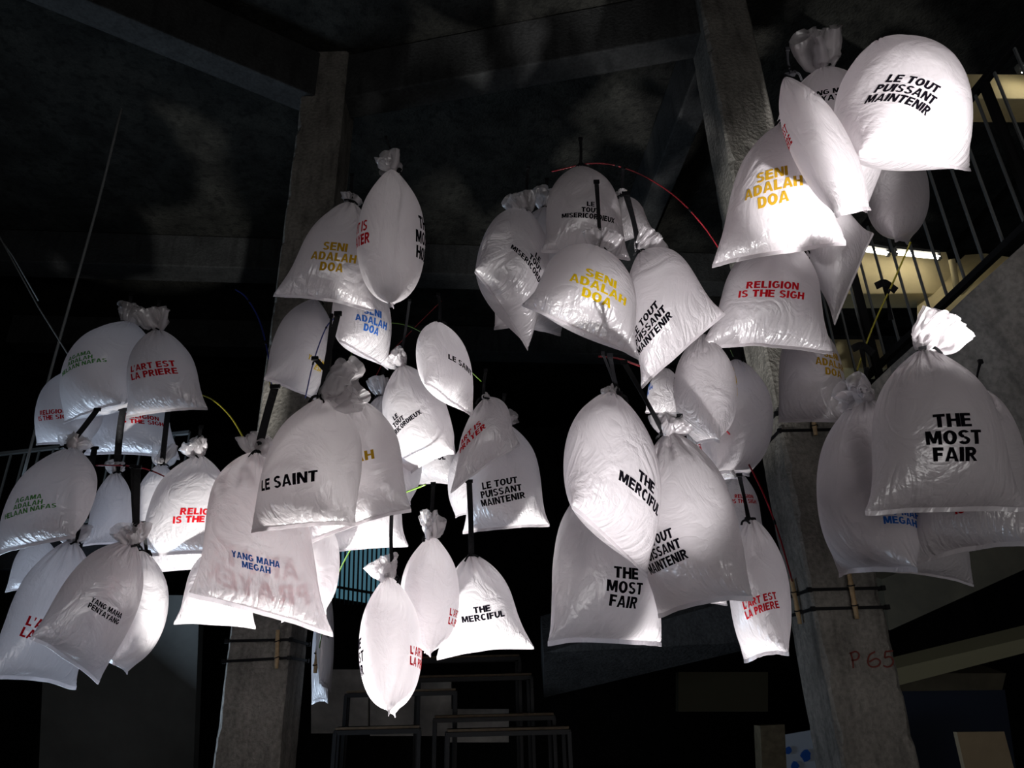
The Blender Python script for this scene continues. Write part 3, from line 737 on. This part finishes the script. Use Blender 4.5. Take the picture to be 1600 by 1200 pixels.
def frame_table(x0, x1, y, z, x2, y2, leg_py, label):
    """welded black frame with a board top: front edge (x0,y)-(x1,y+), left end runs back to (x2,y2)"""
    a, b = P(x0, y, z), P(x1, y + (x1 - x0) * .06, z); b[2] = a[2]; back = np.array((-.05, .38, 0)); e = empty('bench_table', (a + b) / 2, label, 'table')
    up = np.array((0, 0, .02))
    for k in range(3):
        o0 = back * (k + .03) / 3; o1 = back * (k + .94) / 3
        V = [a + o0, b + o0, b + o1, a + o1]; px_poly('board', V, (0, 0, .028), M_wood, e)
    for p, q in ((a, b), (a + back, b + back), (a, a + back), (b, b + back)): bar('frame_bar', p - (0, 0, .03), q - (0, 0, .03), .04, .05, M_black, e)
    low = P(x0, leg_py, z)[2]
    for p in (a, b, a + back, b + back): bar('leg', np.array((p[0], p[1], low)), p - (0, 0, .03), .045, .045, M_black, e, up=(0, 1, 0))
    return e
frame_table(652, 812, 1029, 10.8, 0, 0, 1260, 'topmost of the stacked black frame tables behind the pointed bags')
frame_table(655, 831, 1059, 10.2, 0, 0, 1260, 'black frame table with the second highest board, right of the pointed bag tip')
frame_table(541, 712, 1083, 9.6, 0, 0, 1260, 'black frame table left of and behind the tip of the pointed bag')
frame_table(680, 866, 1122, 9.0, 0, 0, 1260, 'black frame table with the long right-hand board below the higher ones')
frame_table(700, 890, 1144, 8.4, 0, 0, 1260, 'lowest board table at the bottom edge right of centre')
frame_table(524, 655, 1141, 8.4, 0, 0, 1260, 'lowest board table at the bottom edge beside the left pillar')

def rail_left():
    a, b = P(-60, 692, 9.5), P(292, 703, 8.6); b[2] = a[2] = (a[2] + b[2]) / 2; e = empty('gallery_railing', a, 'grey steel gallery railing behind the bags at the left edge', 'railing')
    bar('handrail', a, b, .05, .04, M_rail, e)
    bar('bottom_rail', a - (0, 0, 1.0), b - (0, 0, 1.0), .05, .04, M_rail, e)
    n = 17
    for k in range(n): q = a + (b - a) * k / (n - 1); bar('baluster', q - (0, 0, 1.0), q, .02, .02, M_rail, e, up=(0, 1, 0))
    slab('gallery_slab', [a - (0, 0, 1.0), b - (0, 0, 1.0), b - (0, 0, 1.5), a - (0, 0, 1.5)], (0, .8, 0), M_dark, 'dark gallery floor edge under the grey railing at left', 'slab')
rail_left()
o = tube('tie_rod', smooth_path([P(190, 170, 7.0), P(150, 330, 6.8), P(85, 560, 6.5), P(32, 760, 6.3)], 3), .012, M_rail); tag(o, 'long thin steel tie rod slanting down at the left', 'rod')
o = tube('thin_cable', [P(-20, 335, 6.5), P(60, 480, 6.5), P(160, 640, 6.5)], .006, M_rail); tag(o, 'thin cable slanting down from the left edge', 'cable')
o = tube('thin_cable', [P(-20, 345, 7.5), P(20, 400, 7.5), P(60, 470, 7.5)], .006, M_rail); tag(o, 'second thin cable at the left edge beside the longer one', 'cable')

# ------------------------------------------------------------------ bent fibreglass rods
def rod(col, pts, zs, label, r=.0055):
    n = len(pts); q = [P(x, y, zs[0] + (zs[1] - zs[0]) * i / (n - 1)) for i, (x, y) in enumerate(pts)]
    q = smooth_path(q, 6); e = empty('fibreglass_rod', q[0], label, 'rod')
    tube('rod', q, r, ROD[col], e, 6)
    for t in (.3, .7):
        i = int(t * (len(q) - 1)); tube('black_joint', [q[i], q[i + 1] * .6 + q[i] * .4], r + .002, M_strap, e, 6)
    return e
rod('yellow', [(190, 628), (280, 615), (323, 620), (355, 645), (378, 680), (392, 714), (398, 760)], (5.7, 4.6), 'yellow rod curving down right of the red L\'ART EST LA PRIERE bag')
rod('red', [(150, 727), (200, 728), (235, 735), (272, 752)], (5.0, 5.0), 'thin red rod over the plain pair of bags at the left')
rod('blue', [(368, 452), (385, 465), (405, 500), (418, 550), (424, 600)], (5.6, 5.0), 'dark blue rod curving down left of the yellow YANG bag')
rod('yellow', [(418, 585), (423, 605), (428, 630)], (4.7, 4.7), 'short yellow rod below the corner of the yellow YANG bag', .004)
rod('blue', [(522, 497), (508, 515), (490, 565), (477, 622)], (4.2, 4.2), 'violet blue rod running down behind the twin black straps', .004)
rod('green', [(560, 520), (600, 505), (645, 512), (700, 548), (752, 596)], (5.6, 5.6), 'green rod arching behind the upper LE SAINT bag', .004)
rod('red', [(690, 470), (640, 520), (600, 565), (572, 622)], (5.9, 5.9), 'faint red rod crossing left of the upper LE SAINT bag', .004)
rod('green', [(552, 545), (541, 575), (532, 605)], (5.6, 5.6), 'short green rod under the blue SENI ADALAH DOA bag', .004)
rod('green', [(665, 757), (610, 782), (568, 828), (536, 880), (512, 940), (499, 1012)], (4.1, 5.45), 'green rod running down to the bamboo on the left pillar')
rod('red', [(862, 268), (930, 255), (990, 268), (1050, 303), (1098, 352), (1136, 408)], (5.4, 5.2), 'dark red rod arching over the top of the middle cluster')
rod('red', [(935, 557), (965, 560), (1000, 572)], (3.9, 3.9), 'short bright red rod under the yellow lit SENI bag')
rod('green', [(1135, 533), (1145, 555), (1154, 575)], (4.9, 4.9), 'short green rod beside the bag near the right pillar', .004)
rod('red', [(1118, 655), (1150, 692), (1190, 765), (1217, 835), (1238, 908)], (4.15, 4.75), 'bright red rod bending down to the bamboo on the right pillar')
rod('yellow', [(1423, 378), (1396, 440), (1362, 515), (1330, 608), (1316, 668)], (4.3, 4.6), 'yellow rod slanting down in front of the stair railing')
# clamps where the yellow rod meets straps
def clamp(px, py, z, label, tailpy):
    e = empty('webbing_clamp', P(px, py, z), label, 'strap'); p = P(px, py, z)
    v, f = ribbon_vf([p - RT * .06, p + UP * .02, p + RT * .07 - UP * .03], .045, .006, .5); mesh_obj('webbing_loop', [q - p for q in v], f, M_strap, e)
    v, f = ribbon_vf([p, P(px + 5, (py + tailpy) / 2, z), P(px + 9, tailpy, z)], .035, .004, .7); mesh_obj('webbing_tail', [q - p for q in v], f, M_strap, e)
clamp(1383, 447, 4.5, 'black webbing knot on the yellow rod against the stair bars', 500)
clamp(1347, 545, 4.4, 'black webbing knot above the neck of the blue YANG bag', 612)
# ------------------------------------------------------------------ the bags
G1 = 'bags of the upper left hoop'; G2 = 'bags of the lower left hoop'; G3 = 'bags of the upper centre left hoop'; G4 = 'bags of the centre hoop'
G5 = 'bags of the lowest centre hoop'; G6 = 'bags of the upper middle hoop'; G7 = 'bags of the lower middle hoop'; G8 = 'bags of the upper right hoop'; G9 = 'bags of the lower right hoop'
SENI = 'SENI\nADALAH\nDOA'; AGAMA = 'AGAMA\nADALAH\nHELAAN NAFAS'; ART = "L'ART EST\nLA PRIERE"; REL = 'RELIGION\nIS THE SIGH'
TOUT = 'LE TOUT\nPUISSANT\nMAINTENIR'; MIS = 'LE\nTOUT\nMISERICORDIEUX'; PEN = 'YANG MAHA\nPENYAYANG'; MEG = 'YANG MAHA\nMEGAH'
FAIR = 'THE\nMOST\nFAIR'; MERC = 'THE\nMERCIFUL'; HOLY = 'THE\nMOST\nHOLY'; SAINT = 'LE SAINT'; PRAY = 'ART IS\nPRAYER'
# upper left
bag((203, 505), (100, 656), (192, 628), 5.5, 'big pale bag with green AGAMA print, top left cluster, behind the red L\'ART EST bag', [(AGAMA, 'green', (122, 562), .5, 14)], tuft=0, thick=1.0, wr=1.0, group=G1)
bag((247, 516), (197, 648), (323, 634), 5.1, 'bag with red L\'ART EST LA PRIERE print and a tall clear tuft, top left cluster', [(ART, 'red', (236, 577), .60, 4)], tuft=1, tdir=0, group=G1)
bag((125, 575), (58, 692), (140, 690), 6.0, 'dim bag with red RELIGION print at the far left of the upper left cluster', [(REL, 'red', (80, 648), .5, 4)], tuft=None, group=G1)
bag((205, 596), (132, 706), (281, 712), 6.3, 'bag with red RELIGION IS THE SIGH print directly below the L\'ART EST bag', [(REL, 'red', (222, 656), .5, 0)], group=G1)
# lower left
bag((112, 700), (-6, 862), (118, 836), 4.25, 'dim bag with green AGAMA ADALAH HELAAN NAFAS print at the left edge', [(AGAMA, 'green', (42, 788), .56, 3)], tuft=4, strap=[((152, 640), 8)], group=G2)
bag((180, 738), (130, 848), (208, 850), 5.2, 'plain pale bag behind the two crossing black straps, the left one of the plain pair', tuft=0, strap=[((192, 640), 10)], group=G2)
bag((250, 726), (212, 846), (285, 850), 5.5, 'plain pale bag behind the two crossing black straps, the right one of the plain pair', tuft=3, strap=[((265, 622), 8)], group=G2)
bag((312, 712), (216, 866), (345, 860), 4.7, 'bright bag with red RELIGION print left of the big grey YANG MAHA MEGAH bag', [(REL, 'red', (318, 806), .58, -1), (AGAMA, 'green', 'back', .8, 0)], tuft=2, tsc=.8, tdir=-15, body=4, group=G2)
bag((285, 775), (226, 893), (335, 886), 5.2, 'white bag of which only the bright bottom shows under the RELIGION IS THE bag', body=3, group=G2)
bag((208, 848), (52, 990), (156, 1062), 3.9, 'large dim bag with black YANG MAHA PENYAYANG print at the lower left', [(PEN, 'black', (164, 955), .37, 6)], tuft=1, tsc=.8, tdir=15, strap=[((215, 730), 9), ((207, 728), 6)], body=6, group=G2)
bag((222, 862), (178, 1030), (198, 1049), 4.35, 'plain bluish pointed bag seen edge-on, right of the YANG MAHA PENYAYANG bag', sgn=1, body=0, group=G2)
bag((112, 846), (-22, 1052), (120, 1068), 4.65, 'large dim bluish bag with red L\'ART EST LA PRIERE print at the lower left edge', [(ART, 'red', (78, 992), .55, -6)], tuft=0, strap=[((148, 700), 9)], body=3, group=G2)
bag((62, 838), (8, 922), (88, 915), 5.6, 'small dim plain bag under the green AGAMA bag at the left edge', group=G2)
# upper centre left
bag((548, 318), (429, 456), (586, 480), 4.6, 'grey bag with yellow SENI ADALAH DOA print in front of the left pillar top', [(SENI, 'gold', (520, 400), .5, 4)], tuft=4, tdir=25, tsc=.7, group=G3)
bag((612, 266), (606, 472), (616, 476), 4.1, 'pointed pale bag seen edge-on with red and black prints, highest of the centre left cluster', [(PRAY, 'red', (568, 362), .48, 0, -.10), (HOLY, 'black', (652, 368), .4, 0, .15)], sgn=1, tuft=4, tsc=.8, strap=[((603, 215), 3)], body=2, thick=.68, group=G3)
bag((560, 430), (530, 528), (605, 574), 4.9, 'white bag with blue SENI ADALAH DOA print below the yellow one', [(SENI, 'blue', (583, 502), .5, 4)], body=6, group=G3, thick=1.1)
bag((492, 468), (413, 588), (495, 622), 5.0, 'dim bag with yellow YANG MAHA print behind the twin black straps', [('YANG MAHA\nESA', 'yellow', (500, 570), .5, 0)], body=2, group=G3)
bag((683, 505), (662, 596), (741, 650), 4.5, 'white bag with black LE SAINT print, upper right of the centre cluster', [(SAINT, 'black', (722, 570), .46, -4)], body=2, group=G4, dm=-.5)
bag((628, 572), (634, 738), (708, 700), 4.9, 'white bag whose black print ends in DIEUX, left below the upper LE SAINT bag', [(MIS, 'black', (622, 660), .6, 14)], tuft=2, tsc=.8, tdir=-30, body=3, strap=[((640, 470), 4)], group=G4)
bag((598, 618), (588, 790), (640, 782), 5.35, 'narrow white bag with a curly tuft between the gold SENI and the DIEUX bags', [(AGAMA, 'red', (622, 718), .5, 0)], tuft=5, tsc=.6, body=0, group=G4)
bag((757, 624), (704, 766), (812, 690), 4.3, 'grey bag with red ART IS PRAYER print, right of the centre cluster', [(PRAY, 'red', (735, 682), .50, 12)], tuft=4, tsc=.6, tdir=60, body=5, group=G4)
bag((672, 640), (634, 756), (716, 752), 5.8, 'bright white bag showing its bottom left of the ART IS PRAYER bag', [(MERC, 'black', (672, 712), .5, 0)], body=5, group=G4)
bag((786, 662), (724, 830), (858, 816), 4.8, 'bright bag with black LE TOUT PUISSANT MAINTENIR print below the ART IS PRAYER bag', [(TOUT, 'black', (783, 768), .52, 4)], tuft=2, tsc=.7, tdir=40, body=0, group=G4)
bag((735, 690), (711, 804), (752, 800), 5.3, 'thin white sliver of a bag left of the LE TOUT PUISSANT bag', body=1, group=G4)
bag((508, 622), (393, 826), (555, 812), 3.1, 'large grey bag with black LE SAINT print in front of the left pillar', [(SAINT, 'black', (441, 751), .56, 4)], tuft=3, tdir=42, tsc=1.1, strap=[((528, 490), 9), ((518, 494), 4)], body=4, group=G4)
bag((556, 628), (484, 842), (641, 790), 3.55, 'large pale bag with gold SENI ADALAH DOA print behind the front LE SAINT bag', [(SENI, 'gold', (540, 722), .5, 2)], body=1, strap=[((492, 560), 8)], group=G4)
bag((402, 708), (295, 925), (520, 985), 3.4, 'largest grey bag with blue YANG MAHA MEGAH print before the left pillar', [(MEG, 'blue', (401, 879), .35, 4), (PRAY, 'red', 'back', .9, 0)], tuft=4, tdir=20, tsc=.9, strap=[((430, 604), 12)], body=0, group=G4)
bag((478, 790), (438, 965), (509, 955), 4.3, 'pale half-hidden bag against the left pillar, right of the YANG MAHA MEGAH bag', body=4, group=G4)
bag((352, 850), (272, 970), (400, 978), 4.3, 'bright bag whose lit bottom shows under the YANG MAHA MEGAH bag', body=6, tuft=None, group=G4)
bag((585, 750), (504, 862), (638, 850), 4.6, 'bright white bag with green AGAMA print under the gold SENI bag', [(AGAMA, 'green', (562, 806), .5, 3)], body=1, group=G4)
bag((508, 900), (499, 1062), (517, 1076), 6.2, 'narrow bright bag right behind the edge of the left pillar', [(PEN, 'black', (508, 985), .4, 0)], body=2, wr=.4, thick=.32, group=G5)
bag((500, 950), (487, 1095), (512, 1092), 6.8, 'narrow white bag lowest behind the edge of the left pillar', body=1, wr=.4, thick=.3, group=G5)
# lowest centre
bag((607, 902), (608, 1108), (616, 1113), 3.5, 'bright pointed bag seen edge-on, lowest of all in the centre', [(ART, 'red', (644, 1022), .5, 0, .17), (FAIR, 'black', (568, 1024), .34, 0, -.13)], sgn=1, tuft=0, tdir=-25, strap=[((612, 796), 6)], body=6, thick=.72, group=G5)
bag((675, 838), (662, 1015), (674, 1020), 4.0, 'bright pointed bag seen edge-on with a clear bow, behind the lowest pointed bag', [(ART, 'red', (704, 962), .5, 0, .17)], sgn=-1, tuft=5, tdir=20, tsc=.8, strap=[((677, 756), 6)], body=2, thick=.8, group=G5)
bag((737, 868), (682, 1024), (833, 1006), 4.5, 'bright bag with black THE MERCIFUL print in the lowest centre cluster', [(MERC, 'black', (754, 958), .5, 2)], strap=[((733, 752), 9)], body=5, group=G5)
# upper middle
bag((905, 262), (845, 390), (985, 402), 4.7, 'dim bag with black MISERICORDIEUX print at the top of the middle cluster', [(MIS, 'black', (922, 328), .62, -2)], body=2, group=G6, thick=1.05)
bag((820, 333), (745, 418), (826, 543), 4.9, 'dim tilted bag with black LE TOUT MISERICORDIEUX print, leftmost of the middle cluster', [(MIS, 'black', (838, 412), .60, -4)], tuft=1, tdir=-10, tsc=.8, strap=[((825, 262), 5)], body=4, thick=1.15, group=G6)
bag((852, 325), (775, 505), (876, 518), 5.6, 'bag mostly hidden between the two LE TOUT MISERICORDIEUX bags', tuft=0, tsc=.8, body=1, group=G6)
bag((936, 392), (817, 472), (998, 558), 3.9, 'brightly lit bag with yellow SENI ADALAH DOA print in the middle', [(SENI, 'yellow', (940, 448), .5, 2)], tuft=5, tdir=8, tsc=.75, strap=[((932, 284), 7)], body=6, thick=1.15, group=G6, dm=-.45)
bag((1000, 396), (1001, 602), (1131, 487), 4.2, 'lit bag with slanting black PUISSANT MAINTENIR print right of the yellow SENI bag', [(TOUT, 'black', (1012, 510), .52, 6)], tuft=3, tdir=18, tsc=.75, strap=[((978, 302), 10)], body=2, thick=1.1, group=G6)
bag((972, 308), (950, 385), (1022, 360), 5.2, 'small dim bag with a clear tuft behind the top of the middle cluster', tuft=2, tsc=.7, body=1, group=G6)
# lower middle
bag((1098, 522), (1088, 690), (1122, 684), 4.35, 'crumpled lit bag seen side-on with black and yellow print edges', [(TOUT, 'black', (1048, 605), .5, 0, -.17), (SENI, 'yellow', (1148, 592), .5, 0, .2)], sgn=-1, body=4, group=G7, thick=.85, mat=MC)
bag((1150, 562), (1118, 735), (1172, 738), 4.75, 'pale bag leaning against the left side of the right pillar', body=0, group=G7)
bag((1075, 655), (1112, 752), (1152, 744), 4.6, 'silvery crinkled bag with small red print under the crumpled bag', [(ART, 'red', (1092, 700), .4, 0)], mat=MF, body=7, wr=.55, group=G7)
bag((1040, 575), (1008, 642), (1066, 650), 4.9, 'dim bag with blue DOA print behind the black straps of the THE MERCIFUL bag', [(SENI, 'blue', (1012, 610), .5, 6)], body=3, group=G7)
bag((958, 618), (893, 785), (1012, 897), 3.1, 'large bag with slanting black THE MERCIFUL print, lower middle cluster', [(MERC, 'black', (1008, 765), .5, 0)], tuft=4, tsc=.5, tdir=-30, strap=[((953, 556), 7), ((942, 553), 4)], body=8, thick=.9, group=G7)
bag((1045, 678), (1028, 955), (1172, 924), 3.5, 'large pale bag with the print ending MAINTENIR right of the front THE MERCIFUL bag', [(TOUT, 'black', (1030, 862), .46, 4)], tuft=4, tdir=0, tsc=.9, strap=[((1062, 650), 7), ((975, 566), 8)], body=1, group=G7)
bag((945, 745), (858, 996), (1034, 1002), 3.9, 'tall bag with straight black THE MOST FAIR print, lowest of the middle cluster', [(FAIR, 'black', (977, 916), .28, 0)], body=4, group=G7, wr=.85)
bag((1100, 845), (1060, 935), (1136, 944), 4.3, 'small pale bag corner under the bag ending MAINTENIR', body=0, group=G7)
bag((1150, 735), (1118, 850), (1197, 846), 4.9, 'dim bag with broken red print behind the strap beside the right pillar', [(REL, 'red', (1165, 778), .5, 0)], body=5, group=G7)
bag((1175, 812), (1162, 1028), (1232, 1014), 4.1, 'dim bag with red L\'ART EST LA PRIERE print beside the right pillar', [(ART, 'red', (1187, 942), .46, 5)], strap=[((1155, 742), 7)], body=7, wr=.62, group=G7)
# upper right
bag((1375, 66), (1340, 238), (1516, 262), 3.9, 'big glaring bag with black LE TOUT PUISSANT MAINTENIR print at the top right', strap=False, texts=[(TOUT, 'black', (1421, 139), .44, -34)], body=8, thick=1.1, group=G8)
bag((1285, 108), (1248, 300), (1352, 328), 4.55, 'glaring bag with black YANG MAHA PENYAYANG print squeezed between two brighter ones', [(PEN, 'black', (1290, 150), .42, -4, .03)], tuft=1, tdir=-5, tsc=.9, body=0, group=G8)
bag((1228, 122), (1304, 332), (1357, 322), 3.6, 'glaring bag with upright red L\'ART EST print before the gold SENI bag', [(ART, 'red', (1214, 225), .5, 0, -.02)], sgn=1, body=2, thick=.4, tuft=None, group=G8)
bag((1225, 195), (1113, 408), (1322, 376), 4.12, 'big bright bag with gold SENI ADALAH DOA print at the top right', [(SENI, 'gold', (1208, 291), .46, 4)], body=4, group=G8)
bag((1390, 215), (1396, 372), (1420, 376), 5.0, 'plain pale rounded bag under the topmost right bag', body=6, sgn=1, group=G8, thick=.66)
bag((1210, 370), (1096, 535), (1302, 546), 4.5, 'bag with red RELIGION IS THE SIGH print under the bright gold SENI bag', [(REL, 'red', (1207, 453), .55, -1), (SENI, 'blue', 'back', .8, 0)], body=5, group=G8)
bag((1262, 330), (1302, 505), (1363, 362), 4.8, 'tilted bag with black THE MOST HOLY print behind the RELIGION bag', [(HOLY, 'black', (1238, 395), .4, 20)], body=2, group=G8)
bag((1262, 500), (1216, 656), (1330, 656), 4.8, 'dim bag with gold SENI ADALAH DOA print in front of the right pillar', [(SENI, 'gold', (1302, 568), .48, -3)], body=4, group=G8)
# lower right
bag((1443, 548), (1352, 795), (1603, 792), 2.9, 'largest bag with straight black THE MOST FAIR print at the right edge', [(FAIR, 'black', (1492, 682), .34, 0)], tuft=3, tdir=10, tsc=.85, body=0, group=G9)
bag((1352, 622), (1308, 890), (1432, 884), 3.75, 'bag with blue YANG MAHA MEGAH print left behind the largest right bag', [(MEG, 'blue', (1408, 808), .42, 0)], tuft=0, tdir=-70, tsc=.9, body=4, group=G9)
bag((1530, 610), (1420, 875), (1622, 838), 3.3, 'dim bag with dark red print under and behind the largest right bag', [(REL, 'red', (1545, 775), .52, -2)], body=5, group=G9)
bag((1450, 760), (1392, 888), (1522, 910), 3.9, 'dim plain bag lowest of the lower right cluster', body=1, group=G9)
